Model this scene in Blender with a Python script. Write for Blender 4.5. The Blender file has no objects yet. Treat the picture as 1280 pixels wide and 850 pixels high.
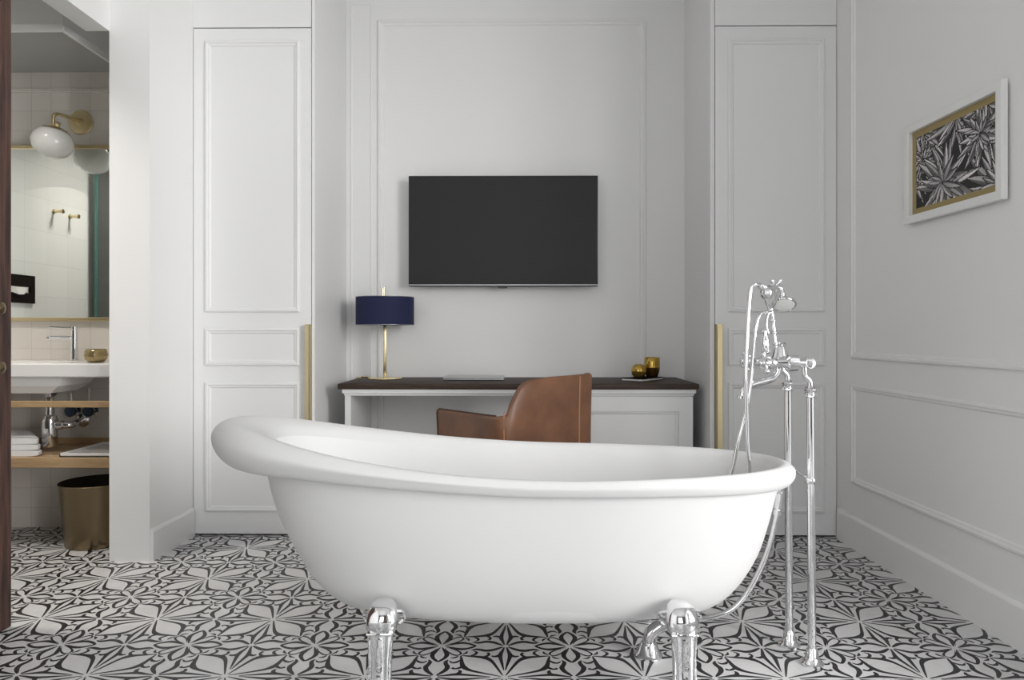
import bpy, bmesh, math, random
import numpy as np
from mathutils import Vector, Matrix
random.seed(7)
C = bpy.context.scene.collection
PI = math.pi
H = 0.985; F = 888.0; VX = 648.7; VY = 415.0      # measured camera height, focal length and vanishing point

def at(px, py, Y):
    return Vector(((px-VX)/F*Y, Y, H-(py-VY)/F*Y))

# ------------------------------------------------------------------ materials
def principled(name, color, rough=0.5, metal=0.0, spec=0.5, bump=0.0, bump_scale=40, var=0.0, var_scale=8, coat=0.0, stretch=(1,1,1), **kw):
    m = bpy.data.materials.new(name); m.use_nodes = True
    nt = m.node_tree; b = nt.nodes['Principled BSDF']
    b.inputs['Base Color'].default_value = (*color, 1)
    b.inputs['Roughness'].default_value = rough
    b.inputs['Metallic'].default_value = metal
    b.inputs['Specular IOR Level'].default_value = spec
    b.inputs['Coat Weight'].default_value = coat
    for k, v in kw.items(): b.inputs[k.replace('_', ' ')].default_value = v
    if bump or var:
        tc = nt.nodes.new('ShaderNodeTexCoord'); mp = nt.nodes.new('ShaderNodeMapping')
        mp.inputs['Scale'].default_value = stretch
        nt.links.new(tc.outputs['Object'], mp.inputs[0])
    if var:
        n = nt.nodes.new('ShaderNodeTexNoise'); n.inputs['Scale'].default_value = var_scale; n.inputs['Detail'].default_value = 6
        r = nt.nodes.new('ShaderNodeValToRGB')
        lo = [max(0, c*(1-var)) for c in color]; hi = [min(1, c*(1+var)) for c in color]
        r.color_ramp.elements[0].position = .3; r.color_ramp.elements[1].position = .7
        r.color_ramp.elements[0].color = (*lo, 1); r.color_ramp.elements[1].color = (*hi, 1)
        nt.links.new(mp.outputs[0], n.inputs['Vector']); nt.links.new(n.outputs['Fac'], r.inputs[0])
        nt.links.new(r.outputs[0], b.inputs['Base Color'])
    if bump:
        n = nt.nodes.new('ShaderNodeTexNoise'); n.inputs['Scale'].default_value = bump_scale; n.inputs['Detail'].default_value = 4
        bp = nt.nodes.new('ShaderNodeBump'); bp.inputs['Strength'].default_value = bump; bp.inputs['Distance'].default_value = .004
        nt.links.new(mp.outputs[0], n.inputs['Vector']); nt.links.new(n.outputs['Fac'], bp.inputs['Height'])
        nt.links.new(bp.outputs[0], b.inputs['Normal'])
    return m

def tile_mat(name, color, grout, size, stagger=0.0, rough=.25):
    m = bpy.data.materials.new(name); m.use_nodes = True
    nt = m.node_tree; b = nt.nodes['Principled BSDF']; L = nt.links.new
    tc = nt.nodes.new('ShaderNodeTexCoord'); sp = nt.nodes.new('ShaderNodeSeparateXYZ'); ad = nt.nodes.new('ShaderNodeMath')
    L(tc.outputs['Object'], sp.inputs[0]); ad.operation = 'ADD'
    L(sp.outputs[0], ad.inputs[0]); L(sp.outputs[1], ad.inputs[1])
    cb = nt.nodes.new('ShaderNodeCombineXYZ'); L(ad.outputs[0], cb.inputs[0]); L(sp.outputs[2], cb.inputs[1])
    br = nt.nodes.new('ShaderNodeTexBrick'); br.offset = stagger
    br.inputs['Scale'].default_value = 1; br.inputs['Brick Width'].default_value = size; br.inputs['Row Height'].default_value = size
    br.inputs['Mortar Size'].default_value = .0016; br.inputs['Mortar Smooth'].default_value = .3
    br.inputs['Color1'].default_value = (*color, 1); br.inputs['Color2'].default_value = (*[c*.93 for c in color], 1)
    br.inputs['Mortar'].default_value = (*grout, 1)
    L(cb.outputs[0], br.inputs['Vector']); L(br.outputs['Color'], b.inputs['Base Color'])
    bp = nt.nodes.new('ShaderNodeBump'); bp.inputs['Strength'].default_value = .5; bp.inputs['Distance'].default_value = .002; bp.invert = True
    L(br.outputs['Fac'], bp.inputs['Height']); L(bp.outputs[0], b.inputs['Normal'])
    b.inputs['Roughness'].default_value = rough
    return m

def wood_mat(name, dark, light, scale=3, stretch=(1, 12, 12), rough=.45, bump=.15):
    m = bpy.data.materials.new(name); m.use_nodes = True
    nt = m.node_tree; b = nt.nodes['Principled BSDF']; L = nt.links.new
    tc = nt.nodes.new('ShaderNodeTexCoord'); mp = nt.nodes.new('ShaderNodeMapping'); mp.inputs['Scale'].default_value = stretch
    n = nt.nodes.new('ShaderNodeTexNoise'); n.inputs['Scale'].default_value = scale; n.inputs['Detail'].default_value = 8; n.inputs['Roughness'].default_value = .65
    r = nt.nodes.new('ShaderNodeValToRGB'); r.color_ramp.elements[0].position = .35; r.color_ramp.elements[1].position = .68
    r.color_ramp.elements[0].color = (*dark, 1); r.color_ramp.elements[1].color = (*light, 1)
    L(tc.outputs['Object'], mp.inputs[0]); L(mp.outputs[0], n.inputs['Vector']); L(n.outputs['Fac'], r.inputs[0]); L(r.outputs[0], b.inputs['Base Color'])
    bp = nt.nodes.new('ShaderNodeBump'); bp.inputs['Strength'].default_value = bump; bp.inputs['Distance'].default_value = .003
    L(n.outputs['Fac'], bp.inputs['Height']); L(bp.outputs[0], b.inputs['Normal'])
    b.inputs['Roughness'].default_value = rough
    return m

M = dict(
    wall=principled('white wall paint', (.84, .837, .83), .55, bump=.04, bump_scale=220),
    rear=principled('dark taupe wall paint', (.16, .145, .13), .6),  # unseen rear wall, darkened to put contrast into chrome reflections
    closet=principled('white lacquer', (.83, .83, .827), .42, bump=.02, bump_scale=150),
    ceiling=principled('ceiling paint', (.82, .82, .81), .8, bump=.03, bump_scale=200),
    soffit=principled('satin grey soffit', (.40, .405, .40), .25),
    floor_white=principled('white cement', (.71, .71, .705), .38, var=.06, var_scale=9, bump=.05, bump_scale=60),
    floor_black=principled('black cement', (.018, .018, .02), .42),
    enamel=principled('white enamel', (.75, .75, .747), .5, spec=.3),
    enamel_out=principled('painted tub shell', (.715, .715, .712), .42),
    chrome=principled('chrome', (.82, .82, .83), .06, 1.0),
    brass=principled('brushed brass', (.74, .62, .37), .28, 1.0, bump=.05, bump_scale=30, stretch=(1, 1, 14)),
    pale_brass=principled('pale brass', (.86, .74, .46), .25, 1.0),
    bronze=principled('aged bronze metal', (.235, .18, .11), .3, 1.0, bump=.05, bump_scale=20, stretch=(8, 8, 1)),
    bin_dark=principled('dark inner metal', (.035, .025, .018), .5, .6),
    leather=principled('tan leather', (.185, .084, .045), .38, bump=.5, bump_scale=14, var=.3, var_scale=7),
    leather_dark=principled('dark leather edge', (.06, .028, .016), .5),
    thread=principled('pale thread', (.42, .21, .11), .7),
    black_metal=principled('black metal', (.02, .02, .02), .4, .5),
    desk_wood=wood_mat('dark walnut', (.020, .0105, .0065), (.062, .034, .021), 3, (2, 22, 22), .6),
    oak=wood_mat('light oak', (.36, .235, .12), (.50, .35, .20), 3, (2, 20, 20), .45),
    old_wood=wood_mat('weathered brown wood', (.018, .008, .006), (.12, .055, .04), 4, (14, 14, 1), .6, .5),
    screen=principled('matte black screen', (.016, .016, .016), .5, spec=.35),
    bezel=principled('black plastic', (.008, .008, .008), .3),
    grey_metal=principled('grey metal', (.32, .32, .33), .35, .9),
    silver=principled('silver aluminium', (.55, .55, .56), .35, .8),
    navy=principled('navy fabric', (.010, .014, .062), .8, bump=.2, bump_scale=400),
    paper=principled('white paper', (.80, .79, .76), .8),
    cover=principled('black cover', (.018, .015, .014), .9, spec=.0),
    amber=principled('amber lustre glass', (.50, .33, .07), .12, .75),
    amber_dark=principled('dark amber glass', (.16, .075, .02), .12, .7),
    votive=principled('smoky gold glass', (.36, .28, .14), .15, .6),
    opal=principled('opal glass', (.78, .78, .76), .15, coat=.3),
    mirror=principled('mirror silvering', (.90, .93, .91), .01, 1.0),
    tile=tile_mat('cream wall tile', (.74, .705, .655), (.60, .57, .53), .1),
    tile_white=tile_mat('pale wall tile', (.84, .85, .83), (.76, .77, .75), .2),
    grey_tile=principled('dark grey wall', (.12, .125, .12), .5, var=.1),
    edge_glass=principled('green glass edge', (.08, .20, .18), .1),
    ceramic=principled('white ceramic', (.80, .79, .78), .12),
    towel=principled('white towel', (.83, .83, .84), .95, bump=.6, bump_scale=350),
    mount=principled('gold mount board', (.34, .26, .11), .6),
    frame_white=principled('white frame', (.82, .82, .81), .4),
    gap=principled('gap shade', (.02, .02, .02), .9),
    valve=principled('blue black valve', (.03, .05, .09), .3, .3),
    bulb=principled('lamp inside', (.8, .8, .78), .6),
)

# ------------------------------------------------------------------ mesh helpers
def build(name, bm, mats, parent=None, smooth=False, autosmooth=None):
    if parent is not None:
        off = parent_world(parent); bmesh.ops.translate(bm, verts=bm.verts, vec=-off)
    bmesh.ops.recalc_face_normals(bm, faces=bm.faces)
    me = bpy.data.meshes.new(name); bm.to_mesh(me); bm.free()
    for m in (mats if isinstance(mats, (list, tuple)) else [mats]): me.materials.append(m)
    o = bpy.data.objects.new(name, me); C.objects.link(o)
    if parent is not None: o.parent = parent
    if smooth or autosmooth:
        for p in me.polygons: p.use_smooth = True
        if autosmooth:
            mod_sharp(me, autosmooth)
    return o

def mod_sharp(me, ang):
    bm = bmesh.new(); bm.from_mesh(me); a = math.radians(ang)
    for e in bm.edges:
        if len(e.link_faces) == 2 and e.calc_face_angle(0) > a: e.smooth = False
    bm.to_mesh(me); bm.free()

def parent_world(p):
    v = Vector((0, 0, 0))
    while p is not None:
        v += p.location; p = p.parent
    return v

def thing(name, label, cat, loc, group=None):
    o = bpy.data.objects.new(name, None); C.objects.link(o); o.location = loc
    o.empty_display_size = .05
    o['label'] = label; o['category'] = cat
    if group: o['group'] = group
    return o
def tag(o, label, cat, group=None):
    o['label'] = label; o['category'] = cat
    if group: o['group'] = group
    return o
def struct(name, bm, mats, parent=None, **k):
    o = build(name, bm, mats, parent, **k)
    if parent is None: o['kind'] = 'structure'
    return o
def BM(): return bmesh.new()

def box(bm, x0, x1, y0, y1, z0, z1, bev=0, seg=2, mi=0):
    vs = [bm.verts.new((x, y, z)) for x in (x0, x1) for y in (y0, y1) for z in (z0, z1)]
    f = [(0, 1, 3, 2), (4, 6, 7, 5), (0, 4, 5, 1), (2, 3, 7, 6), (0, 2, 6, 4), (1, 5, 7, 3)]
    fs = [bm.faces.new([vs[i] for i in q]) for q in f]
    for q in fs: q.material_index = mi
    if bev:
        es = {e for q in fs for e in q.edges}
        bmesh.ops.bevel(bm, geom=list(es), offset=bev, segments=seg, profile=.5, affect='EDGES', material=-1)
    return bm

def prism(bm, pts, z0, z1, mi=0, bev=0):
    a = [bm.verts.new((p[0], p[1], z0)) for p in pts]; b = [bm.verts.new((p[0], p[1], z1)) for p in pts]
    n = len(pts); fs = [bm.faces.new(a[::-1]), bm.faces.new(b)]
    for i in range(n): fs.append(bm.faces.new((a[i], a[(i+1) % n], b[(i+1) % n], b[i])))
    for f in fs: f.material_index = mi
    if bev:
        bmesh.ops.bevel(bm, geom=list({e for q in fs for e in q.edges}), offset=bev, segments=2, profile=.5, affect='EDGES')
    return bm

def loft(bm, rings, cap0=True, cap1=True, closed=True, mi=0):
    R = [[bm.verts.new(p) for p in r] for r in rings]; n = len(R[0])
    for a, b in zip(R, R[1:]):
        for i in range(n if closed else n-1):
            j = (i+1) % n
            f = bm.faces.new((a[i], a[j], b[j], b[i])); f.material_index = mi
    if cap0: bm.faces.new(R[0][::-1]).material_index = mi
    if cap1: bm.faces.new(R[-1]).material_index = mi
    return bm

def lathe(bm, prof, center, axis=(0, 0, 1), n=32, cap0=True, cap1=True, mi=0):
    """prof: (radius, height along the axis)"""
    c = Vector(center); w = Vector(axis).normalized()
    u = w.orthogonal().normalized(); v = w.cross(u)
    rings = [[c + w*h + (u*math.cos(2*PI*i/n) + v*math.sin(2*PI*i/n))*max(r, 1e-5) for i in range(n)] for r, h in prof]
    return loft(bm, rings, cap0, cap1, mi=mi)

def smooth_path(pts, sub=6):
    pts = [Vector(p) for p in pts]
    if len(pts) < 3: return pts
    P = [2*pts[0]-pts[1]] + pts + [2*pts[-1]-pts[-2]]; out = []
    for i in range(1, len(P)-2):
        for k in range(sub):
            t = k/sub; a, b, c, d = P[i-1], P[i], P[i+1], P[i+2]
            out.append(.5*((2*b)+(-a+c)*t+(2*a-5*b+4*c-d)*t*t+(-a+3*b-3*c+d)*t**3))
    out.append(pts[-1]); return out

def tube(bm, pts, r, n=16, sub=6, mi=0, flat=1.0):
    """r: number or list matching pts"""
    k = len(pts); rs = r if isinstance(r, (list, tuple)) else [r]*k
    path = smooth_path(pts, sub)
    if len(path) == k: rr = list(rs)
    else:
        rr = []
        for i in range(len(path)):
            t = i/(len(path)-1)*(k-1); a = min(int(t), k-2); rr.append(rs[a]+(rs[a+1]-rs[a])*(t-a))
    rings = []; u = None
    for i, p in enumerate(path):
        d = (path[min(i+1, len(path)-1)]-path[max(i-1, 0)]).normalized()
        if u is None: u = d.orthogonal().normalized()
        u = (u - d*u.dot(d)).normalized(); v = d.cross(u)
        rings.append([p + (u*math.cos(2*PI*j/n) + v*flat*math.sin(2*PI*j/n))*rr[i] for j in range(n)])
    return loft(bm, rings, mi=mi)

def ball(bm, c, r, n=20, m=12, mi=0, rot=None):
    r = r if isinstance(r, (tuple, list)) else (r, r, r)
    mat = Matrix.Translation(c) @ (rot.to_4x4() if rot else Matrix()) @ Matrix.Diagonal((*r, 1))
    g = bmesh.ops.create_uvsphere(bm, u_segments=n, v_segments=m, radius=1, matrix=mat)
    for v in g['verts']:
        for f in v.link_faces: f.material_index = mi
    return bm

PROFILE = [(0, 0), (0, .007), (.004, .011), (.012, .012), (.016, .007), (.024, .006), (.028, .002), (.030, 0)]
def moulding(bm, O, U, V, N, u0, u1, v0, v1, scale=1.0, prof=PROFILE):
    O, U, V, N = map(Vector, (O, U, V, N)); rings = []
    for t, h in prof:
        t *= scale; h *= scale
        rings.append([O + U*a + V*b + N*h for a, b in ((u0+t, v0+t), (u1-t, v0+t), (u1-t, v1-t), (u0+t, v1-t))])
    rings.append([O + U*a + V*b - N*.002 for a, b in ((u0+.03*scale, v0+.03*scale), (u1-.03*scale, v0+.03*scale), (u1-.03*scale, v1-.03*scale), (u0+.03*scale, v1-.03*scale))])
    return loft(bm, rings, False, False)

# ------------------------------------------------------------------ floor with inlaid pattern
Pt = .40; AX, AY = -.042, 2.426
def floor():
    V = []; Fc = []; Mi = []
    def add(vs, fs, m):
        b = len(V); V.extend(vs); Fc.extend([tuple(b+i for i in f) for f in fs]); Mi.extend([m]*len(fs))
    x0, x1, y0, y1 = -3.0, 1.95, -2.75, 4.15
    add([(x0, y0, 0), (x1, y0, 0), (x1, y1, 0), (x0, y1, 0), (x0, y0, -.06), (x1, y0, -.06), (x1, y1, -.06), (x0, y1, -.06)],
        [(0, 1, 2, 3), (4, 7, 6, 5), (0, 4, 5, 1), (1, 5, 6, 2), (2, 6, 7, 3), (3, 7, 4, 0)], 0)
    # inlay strokes of one eighth of the repeat; unit = one 20 cm tile, flower A at (0,0), flower B at (1,1)
    S = [
        ([(.05, .022), (.18, .07), (.34, .13), (.50, .20), (.595, .285), (.635, .40), (.655, .54), (.675, .665)],
         [.008, .016, .022, .030, .046, .034, .024, .010]),                                   # broad diagonal petal
        ([(.60, .36), (.66, .275), (.725, .245), (.775, .275)], [.022, .026, .020, .026]),                # comma beside it
        ([(.665, .52), (.72, .455), (.785, .44), (.835, .49)], [.014, .026, .022, .010]),               # second comma
        ([(.975, .045), (.925, .11), (.865, .20), (.843, .30), (.872, .385), (.885, .46), (.855, .53)],
         [.014, .028, .036, .038, .034, .030, .008]),                                          # petal from C towards B
        ([(.985, .945), (.95, .86), (.905, .77), (.887, .68), (.912, .585), (.96, .51), (1.0, .465)],
         [.006, .020, .036, .036, .028, .024, .018]),                                          # petal of flower B
        ([(.945, .92), (.885, .805), (.815, .72), (.75, .68), (.695, .695)], [.003, .010, .016, .018, .012]),  # small diagonal petal
        ([(.71, .655), (.755, .60), (.82, .585)], [.010, .022, .008]),
        ([(.955, .022), (.84, .045), (.70, .078), (.56, .066), (.40, .040), (.20, .012)],
         [.012, .022, .036, .028, .020, .006]),                                                # thin lance from C to A
        ([(.70, .075), (.655, .125), (.645, .165), (.665, .205)], [.024, .032, .026, .016]),              # its spur
    ]
    strokes = []
    for pts, w in S:
        path = smooth_path([(p[0], p[1], 0) for p in pts], 4); k = len(pts); L_ = []; R_ = []
        for i, p in enumerate(path):
            t = i/(len(path)-1)*(k-1); a = min(int(t), k-2); ww = w[a]+(w[a+1]-w[a])*(t-a)
            d = (path[min(i+1, len(path)-1)]-path[max(i-1, 0)]).normalized(); nrm = Vector((-d.y, d.x, 0))
            L_.append(p+nrm*ww*1.08); R_.append(p-nrm*ww*.95)
        strokes.append((L_, R_))
    half = Pt/2
    for j in range(-8, 6):
        for k in range(-6, 5):
            cx, cy = AX+j*Pt, AY+k*Pt
            if cx-half > 1.8 or cx+half < -3.0 or cy-half > 4.1 or cy+half < .2: continue
            for sx in (1, -1):
                for sy in (1, -1):
                    for sw in (0, 1):
                        for q, (L_, R_) in enumerate(strokes):
                            z = .0003+.00003*q+.00001*sw
                            tr = (lambda p: (cx+sx*half*(p.y if sw else p.x), cy+sy*half*(p.x if sw else p.y), z))
                            vs = [tr(p) for p in L_]+[tr(p) for p in R_]; n = len(L_)
                            flip = (sx*sy < 0) ^ bool(sw)
                            fs = [((i, n+i, n+i+1, i+1) if not flip else (i, i+1, n+i+1, n+i)) for i in range(n-1)]
                            add(vs, fs, 1)
    me = bpy.data.meshes.new('floor'); me.from_pydata(V, [], Fc)
    me.materials.append(M['floor_white']); me.materials.append(M['floor_black'])
    me.polygons.foreach_set('material_index', Mi); me.update()
    o = bpy.data.objects.new('floor', me); C.objects.link(o); o['kind'] = 'structure'
floor()

# ------------------------------------------------------------------ room shell
ZC = 3.10
YD = 3.42      # closet fronts
YB = 4.05      # recessed wall
def xr(y): return 1.525+(3.39-y)*.0248      # the right wall runs very slightly splayed
ang = Vector((xr(0)-xr(1), -1, 0)).normalized()     # along the right wall towards the camera
NR = Vector((-1, -.0248, 0)).normalized()

b = BM(); box(b, -3.0, 1.95, -2.75, 4.15, ZC, ZC+.1); struct('ceiling', b, M['ceiling'])
b = BM(); box(b, -1.62, 1.60, YB, YB+.1, 0, ZC); struct('wall_back', b, M['wall'])
def rwall(bm, y0, y1, z0, z1, inset=0.0, t=.14):
    prism(bm, [(xr(y0)-inset, y0), (xr(y0)+t, y0), (xr(y1)+t, y1), (xr(y1)-inset, y1)], z0, z1)
b = BM()
WIN = [(.35, 1.65), (-1.55, -.25)]
WZ0, WZ1 = .25, 2.75
rwall(b, 1.65, 4.05, 0, ZC); rwall(b, -.25, .35, 0, ZC); rwall(b, -2.7, -1.55, 0, ZC)
for y0, y1 in WIN: rwall(b, y0, y1, 0, WZ0); rwall(b, y0, y1, WZ1, ZC)
struct('wall_right', b, M['wall'])
for k, (y0, y1) in enumerate(WIN):
    b = BM()
    for (a0, a1, c0, c1) in ((y0, y1, WZ0, WZ0+.06), (y0, y1, WZ1-.06, WZ1), (y0, y0+.06, WZ0, WZ1), (y1-.06, y1, WZ0, WZ1),
                             ((y0+y1)/2-.04, (y0+y1)/2+.04, WZ0, WZ1), (y0, y1, 1.95, 2.0)):
        x = xr((y0+y1)/2)+.06
        box(b, x, x+.05, a0, a1, c0, c1, .004)
    struct('window_%d' % (k+1), b, M['frame_white'])
# left wall: solid near part, head over the bathroom opening, pillar
XL = -1.757; HZ = 2.276
b = BM(); box(b, XL-.10, XL, -2.7, 2.05, 0, ZC); box(b, XL-.10, XL, 2.05, 3.03, HZ, ZC); struct('wall_left', b, M['wall'])
b = BM(); prism(b, [(XL, 3.03), (-1.583, 3.03), (-1.576, YD), (-1.576, 3.62), (XL, 3.62)], 0, ZC); struct('wall_pillar', b, M['wall'])
# rear wall with an added window, out of view, for frontal fill
b = BM()
RW = (-1.2, .4)
box(b, -1.86, RW[0], -2.8, -2.7, 0, ZC); box(b, RW[1], 1.85, -2.8, -2.7, 0, ZC)
box(b, RW[0], RW[1], -2.8, -2.7, 0, .5); box(b, RW[0], RW[1], -2.8, -2.7, 2.7, ZC)
struct('wall_rear', b, M['rear'])
b = BM()
for a0, a1, c0, c1 in ((-1.2, .4, .5, .56), (-1.2, .4, 2.64, 2.7), (-1.2, -1.14, .5, 2.7), (.34, .4, .5, 2.7), (-.44, -.36, .5, 2.7)):
    box(b, a0, a1, -2.78, -2.73, c0, c1, .004)
struct('window_3', b, M['frame_white'])

# baseboards
def base_prof(bm, P0, P1, N, h, t):
    P0, P1, N = Vector(P0), Vector(P1), Vector(N)
    pr = [(0, 0), (t, 0), (t, h-.012), (t-.004, h-.004), (t-.008, h), (0, h)]
    loft(bm, [[P + N*a + Vector((0, 0, z)) for a, z in pr] for P in (P0, P1)])
b = BM(); base_prof(b, (xr(3.395), 3.395, 0), (xr(-2.6), -2.6, 0), NR, .147, .014); struct('baseboard_right', b, M['wall'])
b = BM(); base_prof(b, (-1.5828, 3.035, 0), (-1.5762, 3.412, 0), (1, -.018, 0), .137, .013); struct('baseboard_left', b, M['wall'])

# wall panels (picture-frame mouldings)
tn = 0
def trim(bm):
    global tn
    tn += 1; struct('trim_%d' % tn, bm, M['wall'])
W = Vector((0, 0, 1))
b = BM(); moulding(b, (xr(3.27), 3.27, 0), ang, W, NR, 0, 2.9, .865, 2.92); trim(b)
b = BM(); moulding(b, (xr(3.27), 3.27, 0), ang, W, NR, 0, 1.55, .295, .748); trim(b)
b = BM(); moulding(b, (0, YB, 0), (1, 0, 0), W, (0, -1, 0), (472-VX)/F*YB, (807-VX)/F*YB, .22, 2.765, 1.2); trim(b)
b = BM(); moulding(b, (0, YB, 0), (1, 0, 0), W, (0, -1, 0), -.962, -.84, .22, 2.86, .4); trim(b)

# closets: side cheeks, transoms, doors
ZT = 2.452
b = BM(); box(b, -1.0, -.985, YD, YB, 0, ZC); struct('wall_alcove_left', b, M['closet'])
b = BM(); prism(b, [(.918, YD), (.938, YD), (.961, YB), (.941, YB)], 0, ZC); struct('wall_alcove_right', b, M['closet'])
b = BM(); box(b, -1.5755, -1.0035, YD, YD+.02, ZT+.005, ZC); struct('trim_transom_left', b, M['closet'])
b = BM(); box(b, .941, 1.522, YD, YD+.02, ZT+.005, ZC); struct('trim_transom_right', b, M['closet'])
b = BM(); box(b, 1.5245, 1.545, YD-.001, YD+.02, 0, ZC); struct('trim_closet_edge', b, M['closet'])
b = BM(); box(b, -1.575, -1.001, YD+.045, YD+.055, 0, ZC); box(b, .964, 1.523, YD+.045, YD+.055, 0, ZC); struct('closet_gap_shade', b, M['gap'])  # black sheet behind the doors, stands in for shade in the gaps
def closet_door(name, x0, x1, hx0, hx1, p0, p1):
    d = BM(); box(d, x0, x1, YD, YD+.024, .010, ZT, .0012)
    o = struct(name, d, M['closet'])
    for z0, z1 in ((1.081, 2.391), (.823, 1.004), (.118, .742)):
        m = BM(); moulding(m, (0, YD, 0), (1, 0, 0), W, (0, -1, 0), p0, p1, z0, z1, .95)
        build('panel_moulding', m, M['closet'], o)
    h = BM()
    box(h, hx0, hx1, YD-.030, YD-.026, .40, 1.022, .001)
    s = hx1 if hx1 < 0 else hx0
    a, c = (hx1-.004, hx1) if hx1 < 0 else (hx0, hx0+.004)
    box(h, a, c, YD-.030, YD, .40, 1.022, .001)
    hd = build('door_handle', h, M['brass'], o); hd['label'] = 'long brushed brass edge pull'
closet_door('door_1', -1.5735, -1.0035, -1.026, -1.0035, -1.516, -1.058)
closet_door('door_2', .9415, 1.5215, .9415, .970, 1.0025, 1.465)

# ------------------------------------------------------------------ bathroom shell
BX = -2.92; BY = 3.56; BZ = 2.50
b = BM(); box(b, BX-.08, XL, BY, BY+.1, 0, BZ); struct('wall_bathroom_back', b, M['tile'])
b = BM(); box(b, BX-.08, BX, 2.0, BY, 0, BZ); struct('wall_bathroom_left', b, M['tile_white'])
b = BM(); box(b, BX, XL-.10, 1.95, 2.05, 0, BZ); struct('wall_bathroom_front', b, M['grey_tile'])
b = BM(); box(b, BX-.08, XL-.1, 1.95, BY+.1, BZ, BZ+.06); struct('ceiling_bathroom', b, M['ceiling'])
b = BM(); box(b, BX, -1.985, 3.07, BY, 2.30, BZ); struct('ceiling_soffit', b, [M['ceiling']])
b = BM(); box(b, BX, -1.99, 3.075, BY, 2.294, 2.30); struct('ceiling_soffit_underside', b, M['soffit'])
b = BM(); box(b, BX, -1.975, 3.058, 3.072, 2.288, 2.322, .003); box(b, -1.987, -1.973, 3.06, BY, 2.288, 2.322, .003); struct('trim_soffit', b, M['frame_white'])
b = BM(); box(b, BX, XL, BY-.012, BY, 2.19, 2.21, .003); struct('trim_bathroom_band', b, M['tile'])

# shower screen seen in the mirror
t = thing('shower_screen', 'dark glass shower screen with green edge, seen in bathroom mirror', 'shower screen', (-2.4, 2.30, 0))
b = BM(); box(b, BX+.05, BX+.07, 2.285, 2.315, .01, 2.2, .001); build('edge_strip', b, M['edge_glass'], t)
b = BM(); box(b, BX+.07, -2.05, 2.293, 2.307, .01, 2.2, .001); build('screen_pane', b, M['grey_tile'], t)

# ------------------------------------------------------------------ bathtub
TY = 2.165
def tz(X): return .598+.114*max(0, .2-X)**2
def lerp(tab, x):
    if x <= tab[0][0]: return tab[0][1]
    for (a, u), (c, v) in zip(tab, tab[1:]):
        if x <= c: s = (x-a)/(c-a); return u+(v-u)*s
    return tab[-1][1]
def zlb(X): return lerp([(-.95, .590), (-.6, .592), (-.3, .578), (0, .563), (.4, .556), (.83, .538)], X)
NT = 96
def ring(xl, xrt, bw, zf, e=2.15, dy=0):
    cx = (xl+xrt)/2; a = (xrt-xl)/2; out = []
    for i in range(NT):
        th = 2*PI*i/NT; c, s = math.cos(th), math.sin(th)
        x = cx + a*math.copysign(abs(c)**(2/e), c); y = TY+dy + bw*math.copysign(abs(s)**(2/e), s)
        out.append(Vector((x, y, zf(x) if callable(zf) else zf)))
    return out
tub = thing('bathtub', 'white freestanding roll-top slipper bathtub on chrome feet in room centre', 'bathtub', (-.05, TY, 0))
def smooth_rings(keys, sub):
    n = len(keys[0]); cols = [smooth_path([k[i] for k in keys], sub) for i in range(n)]
    return [[cols[i][k] for i in range(n)] for k in range(len(cols[0]))]
outer = [
    ring(-.28, .38, .05, .156, 2.5), ring(-.38, .48, .11, .158, 2.5), ring(-.46, .55, .158, .165, 2.5), ring(-.545, .610, .205, .190, 2.4), ring(-.615, .668, .241, .246, 2.3),
    ring(-.668, .718, .270, .325), ring(-.715, .748, .288, .415), ring(-.745, .770, .301, .50),
    ring(-.765, .782, .308, lambda X: zlb(X)-.004)]
b = BM()
R1 = smooth_rings(outer, 4)
loft(b, R1, True, False)
build('tub_body', b, M['enamel_out'], tub, smooth=True)
lip = [
    ring(-.762, .781, .307, lambda X: zlb(X)+.002),
    ring(-.85, .803, .330, lambda X: zlb(X)-.006+.0*X),
    ring(-.905, .822, .344, lambda X: zlb(X)+.012+.02*max(0, -X)),
    ring(-.926, .827, .347, lambda X: zlb(X)*.45+tz(X)*.55),
    ring(-.905, .822, .344, lambda X: tz(X)-.014-.02*max(0, -X-.3)),
    ring(-.860, .806, .334, lambda X: tz(X)-.002),
    ring(-.815, .787, .322, lambda X: tz(X)-.001),
    ring(-.768, .768, .308, lambda X: tz(X)-.013),
    ring(-.738, .756, .299, lambda X: tz(X)-.038)]
inner = [
    ring(-.738, .756, .299, lambda X: tz(X)-.038), ring(-.712, .742, .290, lambda X: .50+(tz(X)-.598)*.7), ring(-.665, .722, .274, lambda X: .40+(tz(X)-.598)*.4),
    ring(-.60, .690, .253, .30), ring(-.54, .640, .225, .215), ring(-.46, .57, .18, .170), ring(-.36, .48, .12, .158), ring(-.2, .3, .04, .154)]
b = BM(); loft(b, smooth_rings(lip, 4), False, False)
build('rolled_rim', b, M['enamel_out'], tub, smooth=True)
b = BM(); loft(b, smooth_rings(inner, 4), False, True)
build('tub_lining', b, M['enamel'], tub, smooth=True)

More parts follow.
